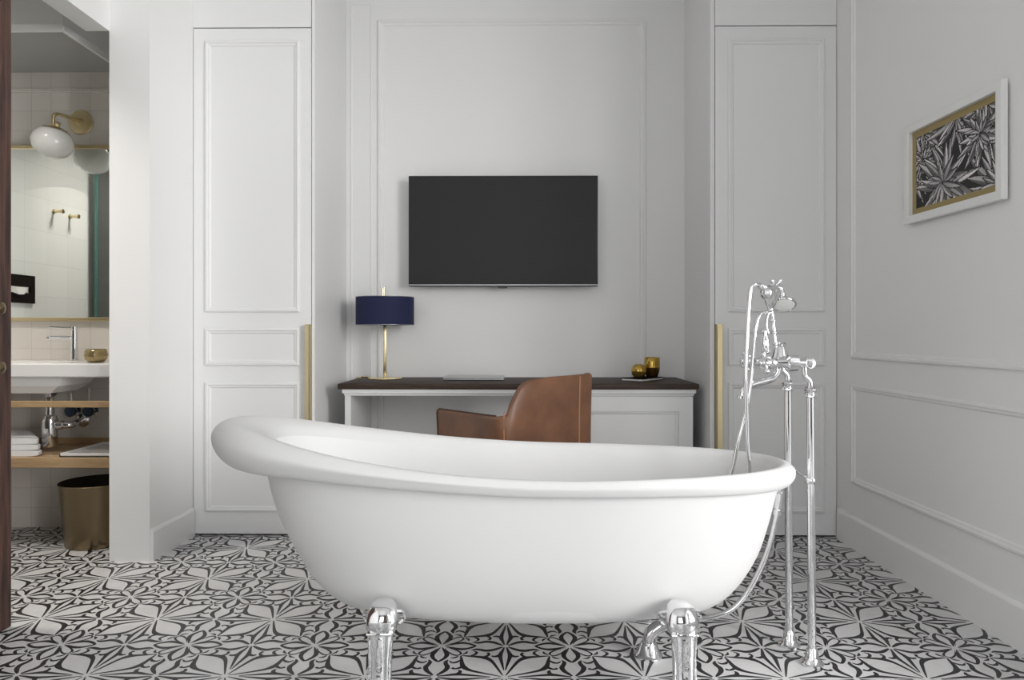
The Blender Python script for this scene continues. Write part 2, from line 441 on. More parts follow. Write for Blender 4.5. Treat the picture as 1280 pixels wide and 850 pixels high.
def foot(X, side):
    """side -1: towards the camera. Shield-shaped chrome foot."""
    bm = BM(); s = side
    secs = [(.2585, .238, .012, .012), (.257, .243, .024, .022), (.250, .251, .035, .030), (.236, .260, .041, .031), (.220, .269, .043, .029), (.206, .277, .042, .025),
            (.196, .283, .040, .018), (.190, .284, .036, .016), (.180, .286, .033, .016), (.13, .290, .031, .015), (.075, .293, .030, .015), (.040, .300, .033, .018), (.022, .306, .038, .022), (.006, .304, .036, .022), (.0008, .303, .030, .018)]
    rings = []
    for z, dy, w, th in secs:
        r = []
        for i in range(20):
            a = 2*PI*i/20; c, q = math.cos(a), math.sin(a)
            r.append(Vector((X + w*math.copysign(abs(c)**.75, c), TY+s*(dy+th*q), z)))
        rings.append(r)
    loft(bm, rings)
    # raised boss, collar and central rib
    lathe(bm, [(.030, 0), (.031, .004), (.026, .008), (0, .010)], (X, TY+s*.294, .220), (0, s, .2), 28)
    box(bm, X-.036, X+.036, TY+s*.286-.020, TY+s*.286+.020, .186, .193, .003)
    tube(bm, [(X, TY+s*.302, .178), (X, TY+s*.307, .11), (X, TY+s*.310, .045)], [.007, .010, .007], 10)
    for q in (-1, 1):
        tube(bm, [(X+q*.03, TY+s*.295, .172), (X+q*.026, TY+s*.302, .11), (X+q*.030, TY+s*.31, .03)], [.003, .004, .004], 8)
        tube(bm, [(X+q*.035, TY+s*.262, .236), (X+q*.050, TY+s*.245, .225), (X+q*.052, TY+s*.235, .205), (X+q*.040, TY+s*.245, .195)], [.006, .008, .007, .004], 8)
    return build('foot', bm, M['chrome'], tub, autosmooth=35)
for X in (-.366, .434):
    for s in (-1, 1): foot(X, s)

# overflow inside, pipe outside, waste
b = BM()
lathe(b, [(.001, 0), (.024, 0), (.026, .004), (.020, .008), (.012, .010), (.010, .020), (0, .021)], (.748, TY-.03, .545), (-1, 0, .12), 24)
tube(b, [(.735, TY-.055, .555), (.728, TY-.03, .565), (.735, TY-.005, .555)], .004, 8)
build('overflow_knob', b, M['chrome'], tub, autosmooth=35)
b = BM()
tube(b, [(.790, TY, .490), (.781, TY, .42), (.757, TY, .325), (.718, TY, .235), (.680, TY, .175), (.635, TY, .135), (.57, TY, .115), (.50, TY, .106), (.455, TY, .098)], .0085, 16)
tube(b, [(.790, TY, .502), (.791, TY, .49), (.785, TY, .45)], .0125, 16)
tube(b, [(.766, TY, .503), (.792, TY, .503)], .012, 14, 1)
lathe(b, [(.0125, 0), (.0125, .016)], (.783, TY, .43), (.12, 0, 1), 16)
build('overflow_pipe', b, M['chrome'], tub, autosmooth=40)
b = BM()
tube(b, [(.47, TY, .097), (.435, TY, .093), (.405, TY, .072), (.396, TY, .045), (.394, TY, .012)], [.019, .019, .020, .020, .020], 18)
lathe(b, [(.024, .0), (.024, .022)], (.475, TY, .097), (-1, 0, 0), 20)
lathe(b, [(.043, .0008), (.043, .006), (.034, .014), (.026, .036), (.022, .042)], (.394, TY, 0), (0, 0, 1), 24)
lathe(b, [(.028, .0), (.028, .030)], (.475, TY, .092), (0, 0, 1), 20)
build('waste_pipe', b, M['chrome'], tub, autosmooth=40)

# ------------------------------------------------------------------ floor-standing bath mixer
fx = thing('bath_mixer', 'chrome floor-standing bath mixer with two standpipes and telephone hand shower', 'tap', (.862, 2.18, 0))
Yn, Yf = 2.118, 2.243
for nm, x, y, zt in (('near', .866, Yn, .80), ('far', .846, Yf, .81)):
    b = BM()
    tube(b, [(x+.004, y, .012), (x+.002, y, .4), (x, y, zt)], .0118, 18)
    lathe(b, [(.034, .0008), (.034, .005), (.026, .009), (.019, .022), (.0165, .045), (.014, .048)], (x+.004, y, 0), n=28)
    lathe(b, [(.013, 0), (.016, .004), (.016, .014), (.013, .018)], (x+.001, y, .535), n=20)
    build('standpipe', b, M['chrome'], fx, autosmooth=40)
    b = BM()
    lathe(b, [(.014, 0), (.0185, .003), (.0185, .012), (.015, .016), (.0185, .020), (.0185, .028), (.012, .034)], (x, y, zt-.01), n=8)
    tube(b, [(x, y, zt+.015), (x-.003, y, zt+.04), (x-.016, y, zt+.055), (x-.020, y, .895)], .0085, 14)
    build('union', b, M['chrome'], fx, autosmooth=40)
b = BM(); tube(b, [(.866, Yn, .548), (.846, Yf, .560)], .0042, 10, 1)
build('brace_rod', b, M['chrome'], fx, smooth=True)
# mixer body
b = BM()
ZB = .893
def barrel(x0, x1, y, z, prof):
    lathe(b, [(r, (x1-x0)*t) for t, r in prof], (x0, y, z), (1, 0, 0) if x1 > x0 else (-1, 0, 0), 22)
bp_ = [(0, .016), (.02, .019), (.10, .019), (.12, .015), (.28, .014), (.30, .024), (.5, .025), (.54, .016), (.75, .012), (.8, .016), (.9, .016), (1, .009)]
tube(b, [(.862, Yn-.012, ZB), (.828, Yf+.012, ZB)], .0155, 20, 1)
def lat(x_start, length, y, z): lathe(b, [(r, length*t) for t, r in bp_], (x_start, y, z), (-1, 0, 0), 22)
lat(.866, .135, Yn, ZB); lat(.845, .135, Yf, ZB)
tube(b, [(.80, Yn, ZB), (.80, 2.18, ZB+.002), (.80, Yf, ZB)], [.014, .021, .014], 18)
lathe(b, [(.030, 0), (.030, .01), (.024, .02), (.018, .045), (.014, .05), (.018, .056), (.012, .062)], (.80, 2.18, ZB-.002), n=24)
build('mixer_body', b, M['chrome'], fx, autosmooth=35)
# cross handles
for y, x in ((Yn, .732), (Yf, .715)):
    b = BM(); c = Vector((x, y, ZB))
    lathe(b, [(.008, -.012), (.012, -.004), (.012, .006), (.008, .014), (0, .016)], c, (-1, 0, 0), 18)
    for k in range(4):
        a = PI/4+.2+k*PI/2; d = Vector((0, math.cos(a), math.sin(a)))
        tube(b, [c+d*.006, c+d*.02, c+d*.026], [.0055, .0045, .0065], 10, 4); ball(b, c+d*.029, .0082, 14, 8)
    lathe(b, [(.011, 0), (.011, .003), (0, .005)], c+Vector((-.014, 0, 0)), (-1, 0, 0), 18)
    build('cross_handle', b, M['chrome'], fx, smooth=True)
# spout
b = BM(); ys = 2.175
sp = [(.792, ys, .885), (.788, ys, .862), (.770, ys, .842), (.735, ys, .832), (.700, ys, .820), (.684, ys, .800), (.681, ys, .786)]
tube(b, sp, [.013, .012, .0115, .0115, .012, .0125, .013], 18)
lathe(b, [(.0155, 0), (.0155, .008), (.012, .010)], (.681, ys, .782), n=20)
build('spout', b, M['chrome'], fx, autosmooth=40)
# diverter lever + cradle column
b = BM()
lathe(b, [(.007, 0), (.0125, .012), (.0135, .035), (.010, .055), (.006, .064), (.009, .070), (.006, .077), (0, .079)], at(956.5, 444, 2.14), (-.05, 0, 1), 18)
build('diverter_lever', b, M['chrome'], fx, smooth=True)
b = BM(); y0 = 2.18
tube(b, [at(972, 446, y0), at(967.5, 425, y0), at(965.5, 405, y0), at(963, 388, y0)], [.009, .006, .006, .007], 14)
for px, py in ((967.8, 430), (966.3, 416), (964.8, 401)): ball(b, at(px, py, y0), (.0095, .0095, .006), 16, 8)
tube(b, [at(962, 388, y0), at(958, 398, y0), at(957, 408, y0), at(960, 418, y0)], [.004, .004, .0035, .003], 10)
ball(b, at(962, 387, y0), .0095)
tube(b, [at(962, 387, y0), at(958, 378, 2.16), at(956, 366, 2.14)], [.006, .006, .007], 12)
tube(b, [at(962, 387, y0), at(968, 378, 2.21), at(969, 362, 2.24), at(964, 353, 2.245)], [.006, .005, .005, .004], 12)
build('cradle', b, M['chrome'], fx, smooth=True)
# hand shower
hs = thing('hand_shower', 'chrome telephone-style hand shower with round head resting on mixer cradle', 'shower head', at(962, 372, y0))
b = BM()
ball(b, at(957.5, 366.5, 2.135), (.019, .023, .021), 24, 14)
tube(b, [at(948, 357, 2.13), at(957, 361, 2.14), at(966, 360, 2.20), at(970, 356, 2.26), at(974, 360, 2.275), at(977, 370, 2.27)], [.0085, .013, .012, .009, .009, .010], 16)
tube(b, [at(968, 357, 2.23), at(964, 352, 2.235)], [.006, .005], 10, 1); ball(b, at(964, 351.5, 2.235), .0075, 12, 8)
tube(b, [at(971, 355, 2.25), at(974, 351, 2.25)], [.005, .004], 10, 1); ball(b, at(974, 351, 2.25), .006, 12, 8)
build('handle', b, M['chrome'], hs, smooth=True)
ax = Vector((-.10, -.52, -.84)).normalized(); c = at(977.5, 371, 2.27)
b = BM(); lathe(b, [(.010, -.006), (.011, .002), (.017, .008), (.029, .017), (.037, .026), (.0385, .031), (.037, .034), (.034, .032), (.0, .031)], c, ax, 32)
build('shower_rose', b, M['chrome'], hs, autosmooth=50)
b = BM(); lathe(b, [(.0325, .0325), (.022, .0335), (0, .034)], c, ax, 32, False, True)
o = build('spray_face', b, M['opal'], hs, smooth=True); o['label'] = 'pale perforated face plate'
# hose: falls into the tub and comes back up
b = BM(); yh = 2.11
tube(b, [at(949, 357, 2.13), at(943, 355.5, yh), at(937.5, 362, yh), at(935.5, 380, yh), at(933.5, 410, yh), at(932, 442, yh), at(931.2, 480, yh), at(932, 500, yh), at(933.5, 550, yh), at(935, 600, yh), at(918, 660, 2.12), at(890, 715, 2.14),
         at(862, 730, 2.15), at(862, 695, 2.16), at(885, 645, 2.16), at(911, 597, 2.16), at(922, 550, 2.16), at(931, 515, 2.16), at(937.5, 478, 2.16), at(941, 442, 2.16), at(944.5, 405, 2.16), at(950, 393, 2.17), at(957, 391, 2.18)], .0062, 12)
o = tag(build('shower_hose', b, M['chrome'], None, smooth=True), 'thin silver shower hose looping from hand shower into the bathtub', 'hose')

# ------------------------------------------------------------------ desk
DZ = .728; DF = 3.522; DBk = 4.042
desk = thing('desk', 'white panelled writing desk with dark walnut top in the alcove', 'desk', (0, 3.78, 0))
b = BM(); box(b, -.903, .893, DF, DBk, DZ-.028, DZ, .006, 3); o = build('desktop', b, M['desk_wood'], desk, autosmooth=40); o['label'] = 'dark walnut top'
b = BM(); box(b, -.883, .880, DF+.012, DBk, DZ-.050, DZ-.028, .003); box(b, -.875, .872, DF+.022, DBk, DZ-.062, DZ-.050, .003)
build('apron', b, M['closet'], desk)
b = BM(); box(b, -.872, -.842, DF+.026, DBk, .001, DZ-.062, .002); build('side_panel', b, M['closet'], desk)
b = BM(); box(b, .300, .868, DF+.030, DBk, .001, DZ-.062, .002); ped = build('pedestal', b, M['closet'], desk)
b = BM()
x0, x1, z0, z1 = .325, .795, .07, .590
for q in ((.303, x0, .02, DZ-.065), (x1, .865, .02, DZ-.065), (x0, x1, .02, z0), (x0, x1, z1, DZ-.065)):
    box(b, q[0], q[1], DF+.018, DF+.030, q[2], q[3])
moulding(b, (0, DF+.028, 0), (1, 0, 0), W, (0, -1, 0), x0, x1, z0, z1, .5)
build('door', b, M['closet'], ped)

# laptop
lp = thing('laptop', 'closed silver laptop lying on the walnut desk top', 'laptop', (-.23, 3.85, DZ))
x0, x1 = (553.5-VX)/F*3.74, (629.5-VX)/F*3.74
b = BM(); box(b, x0, x1, 3.74, 3.955, DZ+.003, DZ+.0105, .003); build('laptop_base', b, M['silver'], lp, autosmooth=40)
b = BM(); box(b, x0, x1, 3.74, 3.955, DZ+.0115, DZ+.017, .0025); build('laptop_lid', b, M['silver'], lp, autosmooth=40)
for x in (x0+.03, x1-.03):
    for y in (3.765, 3.93):
        b = BM(); lathe(b, [(.006, .0002), (.006, .004)], (x, y, DZ), n=10); build('rubber_foot', b, M['bezel'], lp)

# book
bk = thing('notebook', 'thin dark covered notebook lying at an angle on the desk under the gold jars', 'book', (.66, 3.79, DZ))
c0 = Vector((.634, 3.668, 0)); eL = Vector((-.095, .080, 0)); eR = Vector((.145, .172, 0))
def quadp(bm, g, z0, z1):
    dl, dr = eL.normalized()*g, eR.normalized()*g
    p = [c0+dl+dr, c0+eR-dr+dl, c0+eR+eL-dr-dl, c0+eL-dl+dr]
    prism(bm, [(q.x, q.y) for q in p], z0, z1)
b = BM(); quadp(b, 0, DZ+.0004, DZ+.003); quadp(b, 0, DZ+.0115, DZ+.0145); build('cover', b, M['cover'], bk)
b = BM(); quadp(b, .002, DZ+.003, DZ+.0115); build('page_block', b, M['paper'], bk)
# jars
zb = DZ+.0145
b = BM(); pr = [(.016, .0003), (.026, .004), (.037, .016), (.041, .034), (.038, .052), (.029, .065), (.018, .071), (.016, .070), (.027, .060), (.034, .045), (.036, .034), (.033, .018), (.02, .008), (0, .006)]
lathe(b, pr, (.640, 3.80, zb), n=36); tag(build('candle_jar', b, M['amber'], smooth=True), 'small round gold glass jar on the notebook', 'jar')
cg = thing('tumbler', 'taller amber gold glass tumbler on the notebook', 'glass', (.718, 3.84, zb))
b = BM(); lathe(b, [(.024, .0003), (.031, .004), (.040, .035), (.042, .052)], (.718, 3.84, zb), n=36, cap1=False); build('glass_base', b, M['amber_dark'], cg, smooth=True)
b = BM(); lathe(b, [(.042, .052), (.042, .080), (.041, .106), (.039, .106), (.040, .080), (.040, .055), (.036, .03), (0, .02)], (.718, 3.84, zb), n=36, cap0=False); build('glass_rim', b, M['amber'], cg, smooth=True)

# table lamp
LX, LY = (481-VX)/F*3.87, 3.87
lamp = thing('table_lamp', 'brass table lamp with navy blue drum shade on the desk', 'lamp', (LX, LY, DZ))
b = BM(); lathe(b, [(.092, .0004), (.094, .004), (.092, .009), (.014, .012), (.011, .018)], (LX, LY, DZ), n=8); build('lamp_base', b, M['pale_brass'], lamp)
b = BM(); box(b, LX-.009, LX+.009, LY-.009, LY+.009, DZ+.01, DZ+.34, .003); tube(b, [(LX-.006, LY, DZ+.33), (LX-.006, LY, DZ+.50)], .006, 12, 1)
tube(b, [(LX-.014, LY, DZ+.42), (LX-.014, LY, DZ+.495)], .006, 12, 1)
build('lamp_pole', b, M['pale_brass'], lamp, autosmooth=40)
zs0, zs1 = H-(406-VY)/F*3.87, H-(371.5-VY)/F*3.87
b = BM(); lathe(b, [(.157, zs0), (.157, zs1), (.1545, zs1), (.1545, zs0), (.157, zs0)], (LX, LY, 0), n=56, cap0=False, cap1=False)
sh = build('lamp_shade', b, M['navy'], lamp, autosmooth=40)
b = BM()
for zz in (zs0, zs1): lathe(b, [(.1580, zz-.0015), (.1585, zz), (.1580, zz+.0015), (.1545, zz+.0015), (.1545, zz-.0015), (.1580, zz-.0015)], (LX, LY, 0), n=56, cap0=False, cap1=False)
build('shade_trim', b, M['grey_metal'], sh, autosmooth=40)
b = BM()
for k in range(3):
    a = k*2*PI/3+.3; tube(b, [(LX, LY, zs1-.02), (LX+.155*math.cos(a), LY+.155*math.sin(a), zs1-.004)], .002, 8, 1)
build('shade_spider', b, M['pale_brass'], sh)
b = BM(); tube(b, [(LX-.085, LY+.02, DZ+.008), (LX-.12, LY+.04, DZ+.012), (LX-.15, LY+.02, DZ+.006), (LX-.175, LY+.06, DZ+.004), (LX-.14, LY+.12, DZ+.004), (LX-.12, LY+.155, DZ+.004)], .0032, 8)
build('power_cord', b, M['pale_brass'], lamp, smooth=True)

# ------------------------------------------------------------------ television
tv = thing('television', 'black flat-screen television mounted on the alcove wall', 'television', (-.09, 3.96, 1.58))
TF = 3.955
tx0, tx1 = (510.5-VX)/F*TF, (747.3-VX)/F*TF; tz1, tz0 = H-(219.5-VY)/F*TF, H-(358-VY)/F*TF
b = BM(); box(b, tx0, tx1, TF, TF+.035, tz0, tz1, .003); build('casing', b, M['bezel'], tv, autosmooth=40)
b = BM(); box(b, tx0+.006, tx1-.006, TF-.0012, TF+.002, tz0+.016, tz1-.006); build('screen', b, M['screen'], tv)
b = BM(); box(b, tx0, tx1, TF-.0025, TF+.003, tz0+.004, tz0+.012, .001); build('lower_bezel', b, M['grey_metal'], tv)
b = BM(); xm = (628.5-VX)/F*TF; box(b, xm-.025, xm+.025, TF-.003, TF+.02, tz0-.010, tz0+.003, .003)
build('sensor', b, M['bezel'], tv)
b = BM(); box(b, -.25, .07, TF+.03, YB-.001, 1.40, 1.76, .004); build('wall_bracket', b, M['black_metal'], tv)

# ------------------------------------------------------------------ leather chair
Rc = Vector((.343, 3.20, 0)); Lc = Vector((-.072, 2.885, 0)); rr_ = (Rc-Lc).normalized(); ff = Vector((-rr_.y, rr_.x, 0))
chair = thing('tub_chair', 'tan brown leather tub armchair pulled up to the desk', 'chair', ((Rc+Lc)/2+ff*.22))
def corner(P, d_in, d_out, r, n=7):
    a = P-d_in*r; c_ = P+d_out*r; out = []
    for i in range(n+1):
        t = i/n; out.append(a*(1-t)**2+P*2*t*(1-t)+c_*t*t)
    return out
plan = []
LA = Lc+ff*.475+rr_*(-.012)
plan += [LA+(Lc-LA)*(i/14) for i in range(12)]
plan += corner(Lc, -ff, rr_, .07)
plan += [Lc+rr_*.07+(Rc-Lc-rr_*.14)*(i/14) for i in range(1, 14)]
plan += corner(Rc, rr_, ff, .055)
plan += [Rc+ff*(.055+(.42-.055)*(i/12)) for i in range(1, 13)]
LBk = (Rc-Lc).length
def topz(p):
    s = (p-Lc).dot(rr_)/LBk; f = (p-Lc).dot(ff)
    zb_ = lerp([(-.1, .637), (.0, .640), (.06, .668), (.10, .690), (.16, .735), (.20, .766), (.28, .784), (.5, .793), (.75, .796), (.9, .799), (1.1, .803)], s)
    if s > .9: return lerp([(-.1, zb_), (.05, zb_), (.12, .76), (.22, .66), (.45, .63)], f)
    if s < .08: return lerp([(-.1, zb_), (.05, .637), (.47, .631)], f)
    return zb_
th = .030; rings = []
inn = []
for i, p in enumerate(plan):
    d = (plan[min(i+1, len(plan)-1)]-plan[max(i-1, 0)]).normalized(); n_ = Vector((-d.y, d.x, 0))
    ctr = (Rc+Lc)/2+ff*.22
    if n_.dot(ctr-p) < 0: n_ = -n_
    z1 = topz(p); zs = [.36, .45, .54]
    prof = [(0, .36), (0, .36+(z1-.36)*.33), (-.002, .36+(z1-.36)*.66), (-.006, z1-.016), (-.002, z1-.004), (.008, z1), (.020, z1-.003), (.026, z1-.012), (th, .36+(z1-.36)*.66), (th, .36+(z1-.36)*.33), (th, .36)]
    rings.append([p+n_*a+Vector((0, 0, z)) for a, z in prof])
b = BM(); loft(b, rings)
shell = build('shell', b, M['leather'], chair, autosmooth=60)
def outer_pt(p, z, off=.0035):
    i = min(range(len(plan)), key=lambda k: (plan[k]-p).length)
    d = (plan[min(i+1, len(plan)-1)]-plan[max(i-1, 0)]).normalized(); n_ = Vector((-d.y, d.x, 0))
    if n_.dot((Rc+Lc)/2+ff*.22-p) < 0: n_ = -n_
    return Vector((plan[i].x, plan[i].y, z))-n_*off
for s_, z0_, z1_ in ((.83, .37, .790), (.045, .37, .655)):
    b = BM()
    p = Lc+(Rc-Lc)*s_
    k = min(range(len(plan)), key=lambda q: (plan[q]-p).length)
    tube(b, [outer_pt(plan[k], z, .001 if z < .7 else .006) for z in (z0_, (z0_+z1_)/2, z1_)], .0032, 8)
    build('seam', b, M['thread'], shell, smooth=True)
b = BM(); tube(b, [rings[0][k]+ff*.002 for k in range(11)], .005, 8, 2)
build('piping', b, M['leather_dark'], shell, smooth=True)
b = BM(); tube(b, [r[5]+Vector((0, 0, .001)) for r in rings[:14]], .0035, 8, 1)
build('piping', b, M['leather_dark'], shell, smooth=True)
b = BM(); tube(b, [rings[-1][k] for k in range(11)], .005, 8, 2)
build('piping', b, M['leather_dark'], shell, smooth=True)
b = BM(); ctr = (Rc+Lc)/2
def pl(a, c_): return (ctr+rr_*a+ff*c_)[:2]
hw = LBk/2-th-.004
prism(b, [pl(-hw, .04), pl(hw, .04), pl(hw, .41), pl(hw-.03, .455), pl(-hw+.03, .455), pl(-hw, .41)], .385, .475, bev=.02)
build('seat_cushion', b, M['leather'], chair, autosmooth=50)
b = BM(); prism(b, [pl(-hw-.02, .015), pl(hw+.02, .015), pl(hw+.02, .42), pl(-hw-.02, .42)], .345, .383, bev=.006)
build('seat_frame', b, M['leather_dark'], chair)
for a in (-1, 1):
    for c_, k in ((.05, -1), (.39, 1)):
        p = ctr+rr_*a*(hw-.02)+ff*c_; q = ctr+rr_*a*(hw+.02)+ff*(c_+k*.03)
        b = BM(); tube(b, [(q.x, q.y, .0008), (p.x, p.y, .35)], [.009, .014], 14, 1); build('leg', b, M['black_metal'], chair, smooth=True)

# ------------------------------------------------------------------ framed botanical print
PF = .030
py0, py1 = 2.803, 2.258
base = Vector((xr(py0), py0, 0)); Lp = (Vector((xr(py1), py1, 0))-base).length
pz0, pz1 = 1.405, 1.785
pic = thing('framed_picture', 'white framed black and white botanical print on the right wall', 'picture', (xr(2.5)-.02, 2.49, 1.588))
def frame_loft(bm, prof, u0, u1, v0, v1):
    rs = []
    for t, h in prof:
        rs.append([base+ang*a+W*c_+NR*h for a, c_ in ((u0+t, v0+t), (u1-t, v0+t), (u1-t, v1-t), (u0+t, v1-t))])
    rs.append(rs[0]); loft(bm, rs, False, False)
b = BM(); frame_loft(b, [(0, .010), (0, PF-.002), (.002, PF), (.028, PF), (.030, PF-.002), (.030, .014), (.030, .010)], 0, Lp, pz0, pz1)
build('frame', b, M['frame_white'], pic)
b = BM(); moulding(b, base+NR*.011, ang, W, NR, .028, Lp-.028, pz0+.028, pz1-.028, 1.0, [(0, 0), (0, .002), (.026, .002), (.026, 0)])
o = build('mount_board', b, M['mount'], pic); o['label'] = 'gold mount'
b = BM(); prism(b, [(base+NR*.001+ang*.05)[:2], (base+NR*.010+ang*.05)[:2], (base+NR*.010+ang*(Lp-.05))[:2], (base+NR*.001+ang*(Lp-.05))[:2]], pz0+.04, pz1-.04)
build('backing', b, M['black_metal'], pic)
# the print: agave leaves drawn into a fine colour grid
def agave(nx, ny):
    rng = np.random.RandomState(5)
    asp = nx/ny
    xx, yy = np.meshgrid(np.linspace(0, asp, nx), np.linspace(0, 1, ny))
    img = np.full((ny, nx), .02)
    def rosette(cx, cy, n, L, wd, seed):
        r = np.random.RandomState(seed)
        for layer, (sc, off) in enumerate(((1.0, 0), (.78, .25), (.5, .1))):
            for k in range(n):
                a = 2*PI*(k+off+r.uniform(-.22, .22))/n; l = L*sc*r.uniform(.8, 1.15); w = wd*sc**.6*r.uniform(.8, 1.2); bend = r.uniform(-.35, .35)
                dx, dy = xx-cx, yy-cy
                t = dx*math.cos(a)+dy*math.sin(a); n_ = -dx*math.sin(a)+dy*math.cos(a)
                n_ = n_-bend*t*t/l; tt = np.clip(t/l, 0, 1)
                ww = w*np.sin(PI*tt**.75)
                ins = (t > 0) & (t < l) & (np.abs(n_) < ww)
                q = n_/np.maximum(ww, 1e-4)
                light = r.uniform(.52, .95)
                sh = light*(1-.72*(q > r.uniform(-.35, .35)))*(1-.5*np.abs(q)**3)*(.45+.65*tt)
                img[ins] = sh[ins]
                ed = (t > 0) & (t < l) & (np.abs(np.abs(n_)-ww) < .006)
                img[ed] = .012
    for cx, cy, n, L, wd, s in ((.2, 1.0, 13, .6, .045, 1), (.9, 1.05, 14, .7, .045, 2), (1.5, 1.0, 12, .6, .05, 8), (-.1, .5, 12, .55, .055, 3), (1.65, .0, 12, .7, .06, 4),
                             (1.35, .68, 12, .45, .055, 6), (.15, .66, 12, .35, .04, 9), (.60, .24, 12, .72, .070, 7)):
        rosette(cx, cy, n, L, wd, s)
    img *= (.85+.3*rng.rand(ny, nx))
    return img
def print_mesh():
    nx, ny = 190, 118; img = agave(nx, ny)
    u0, u1, v0, v1 = .054, Lp-.054, pz0+.054, pz1-.054
    off = Vector(pic.location); V = []; Fs = []
    for j in range(ny+1):
        for i in range(nx+1):
            p = base+NR*.012+ang*(u0+(u1-u0)*i/nx)+W*(v0+(v1-v0)*j/ny)-off; V.append(p[:])
    for j in range(ny):
        for i in range(nx):
            a = j*(nx+1)+i; Fs.append((a, a+1, a+nx+2, a+nx+1))
    me = bpy.data.meshes.new('print'); me.from_pydata(V, [], Fs); me.update()
    at_ = me.color_attributes.new('Ink', 'FLOAT_COLOR', 'CORNER')
    cols = np.repeat(img.reshape(-1), 4); col = np.stack([cols*1.02, cols*.97, cols*.98, np.ones_like(cols)], 1).astype(np.float32)
    at_.data.foreach_set('color', col.reshape(-1))
    m = bpy.data.materials.new('printed paper'); m.use_nodes = True; nt = m.node_tree
    n = nt.nodes.new('ShaderNodeAttribute'); n.attribute_name = 'Ink'; nt.links.new(n.outputs['Color'], nt.nodes['Principled BSDF'].inputs['Base Color'])
    nt.nodes['Principled BSDF'].inputs['Roughness'].default_value = .7
    me.materials.append(m)
    o = bpy.data.objects.new('print', me); C.objects.link(o); o.parent = pic; o['label'] = 'black and white photograph of pointed succulent leaves'
print_mesh()

# ------------------------------------------------------------------ old wooden door leaf at far left
od = thing('wooden_door_leaf', 'old dark brown wooden door leaf with metal studs at the left edge', 'door', (-1.72, 1.8, 0))
b = BM(); box(b, -1.756, -1.717, 1.30, 2.36, .001, 2.30, .003); build('panel_board', b, M['old_wood'], od)
b = BM()
for y0_, y1_ in ((1.30, 1.40), (1.79, 1.87), (2.26, 2.36)): box(b, -1.717, -1.697, y0_, y1_, .001, 2.30, .004)
for z_ in (.02, .80, .99, 1.6, 2.2): box(b, -1.717, -1.6975, 1.40, 2.26, z_, z_+.09, .004)
build('stiles_and_rails', b, M['old_wood'], od)
for z_ in (.868, 1.063):
    for y_ in (2.31, 1.83):
        b = BM(); lathe(b, [(.020, 0), (.020, .004), (.012, .010), (0, .013)], (-1.697, y_, z_), (1, 0, 0), 16)
        build('stud', b, M['bronze'], od, autosmooth=40)
b = BM()
for a0, a1, q0, q1 in ((2.25, 2.266, .11, .80), (2.25, 2.266, .89, .99), (2.25, 2.266, 1.08, 1.6), (2.25, 2.266, 1.69, 2.2)):
    box(b, -1.718, -1.704, a0, a1, q0, q1, .003)
build('beading', b, M['old_wood'], od)

# ------------------------------------------------------------------ bathroom things
# mirror
mir = thing('mirror', 'wide wall mirror with thin brass frame above the washbasin', 'mirror', (-2.3, BY-.01, 1.48))
MX0, MX1, MZ0, MZ1 = -2.86, -1.80, 1.040, 1.922
b = BM(); box(b, MX0+.006, MX1-.006, BY-.016, BY-.010, MZ0+.006, MZ1-.006); build('mirror_glass', b, M['mirror'], mir)
b = BM()
box(b, MX0, MX1, BY-.026, BY-.001, MZ0, MZ0+.018, .002); box(b, MX0, MX1, BY-.026, BY-.001, MZ1-.018, MZ1, .002)
box(b, MX0, MX0+.018, BY-.026, BY-.001, MZ0+.018, MZ1-.018, .002); box(b, MX1-.018, MX1, BY-.026, BY-.001, MZ0+.018, MZ1-.018, .002)
build('mirror_frame', b, M['brass'], mir)
# sconce
sx, sy, sz = -2.205, BY, 2.04
sc = thing('wall_sconce', 'brass wall lamp with egg-shaped opal glass globe over the mirror', 'lamp', (sx, sy, sz))
b = BM(); lathe(b, [(.060, .001), (.062, .006), (.058, .011), (.020, .013), (.012, .026), (.009, .04)], (sx, sy, sz), (0, -1, 0), 40); build('wall_plate', b, M['brass'], sc, autosmooth=35)
b = BM(); tube(b, [(sx, sy-.03, sz), (sx-.005, sy-.12, sz-.004), (sx-.018, sy-.162, sz-.006), (sx-.026, sy-.176, sz-.022), (sx-.028, sy-.178, sz-.07)], .009, 14); build('arm', b, M['brass'], sc, smooth=True)
gc = Vector((-2.235, 3.382, 1.893)); rot = Matrix.Rotation(math.radians(14), 3, 'Y')
b = BM(); ball(b, gc, (.092, .086, .077), 40, 24, rot=rot); build('globe', b, M['opal'], sc, smooth=True)
b = BM(); up = rot @ Vector((0, 0, 1))
prof = []
for k in range(7):
    a = k/6*.62; prof.append((.092*math.sin(a)*1.02, .0775*math.cos(a)*1.03))
lathe(b, prof[::-1]+[(0.0, .084)], gc, up, 36, False, False); lathe(b, [(.014, .07), (.014, .10)], gc, up, 16)
build('globe_cap', b, M['brass'], sc, smooth=True)
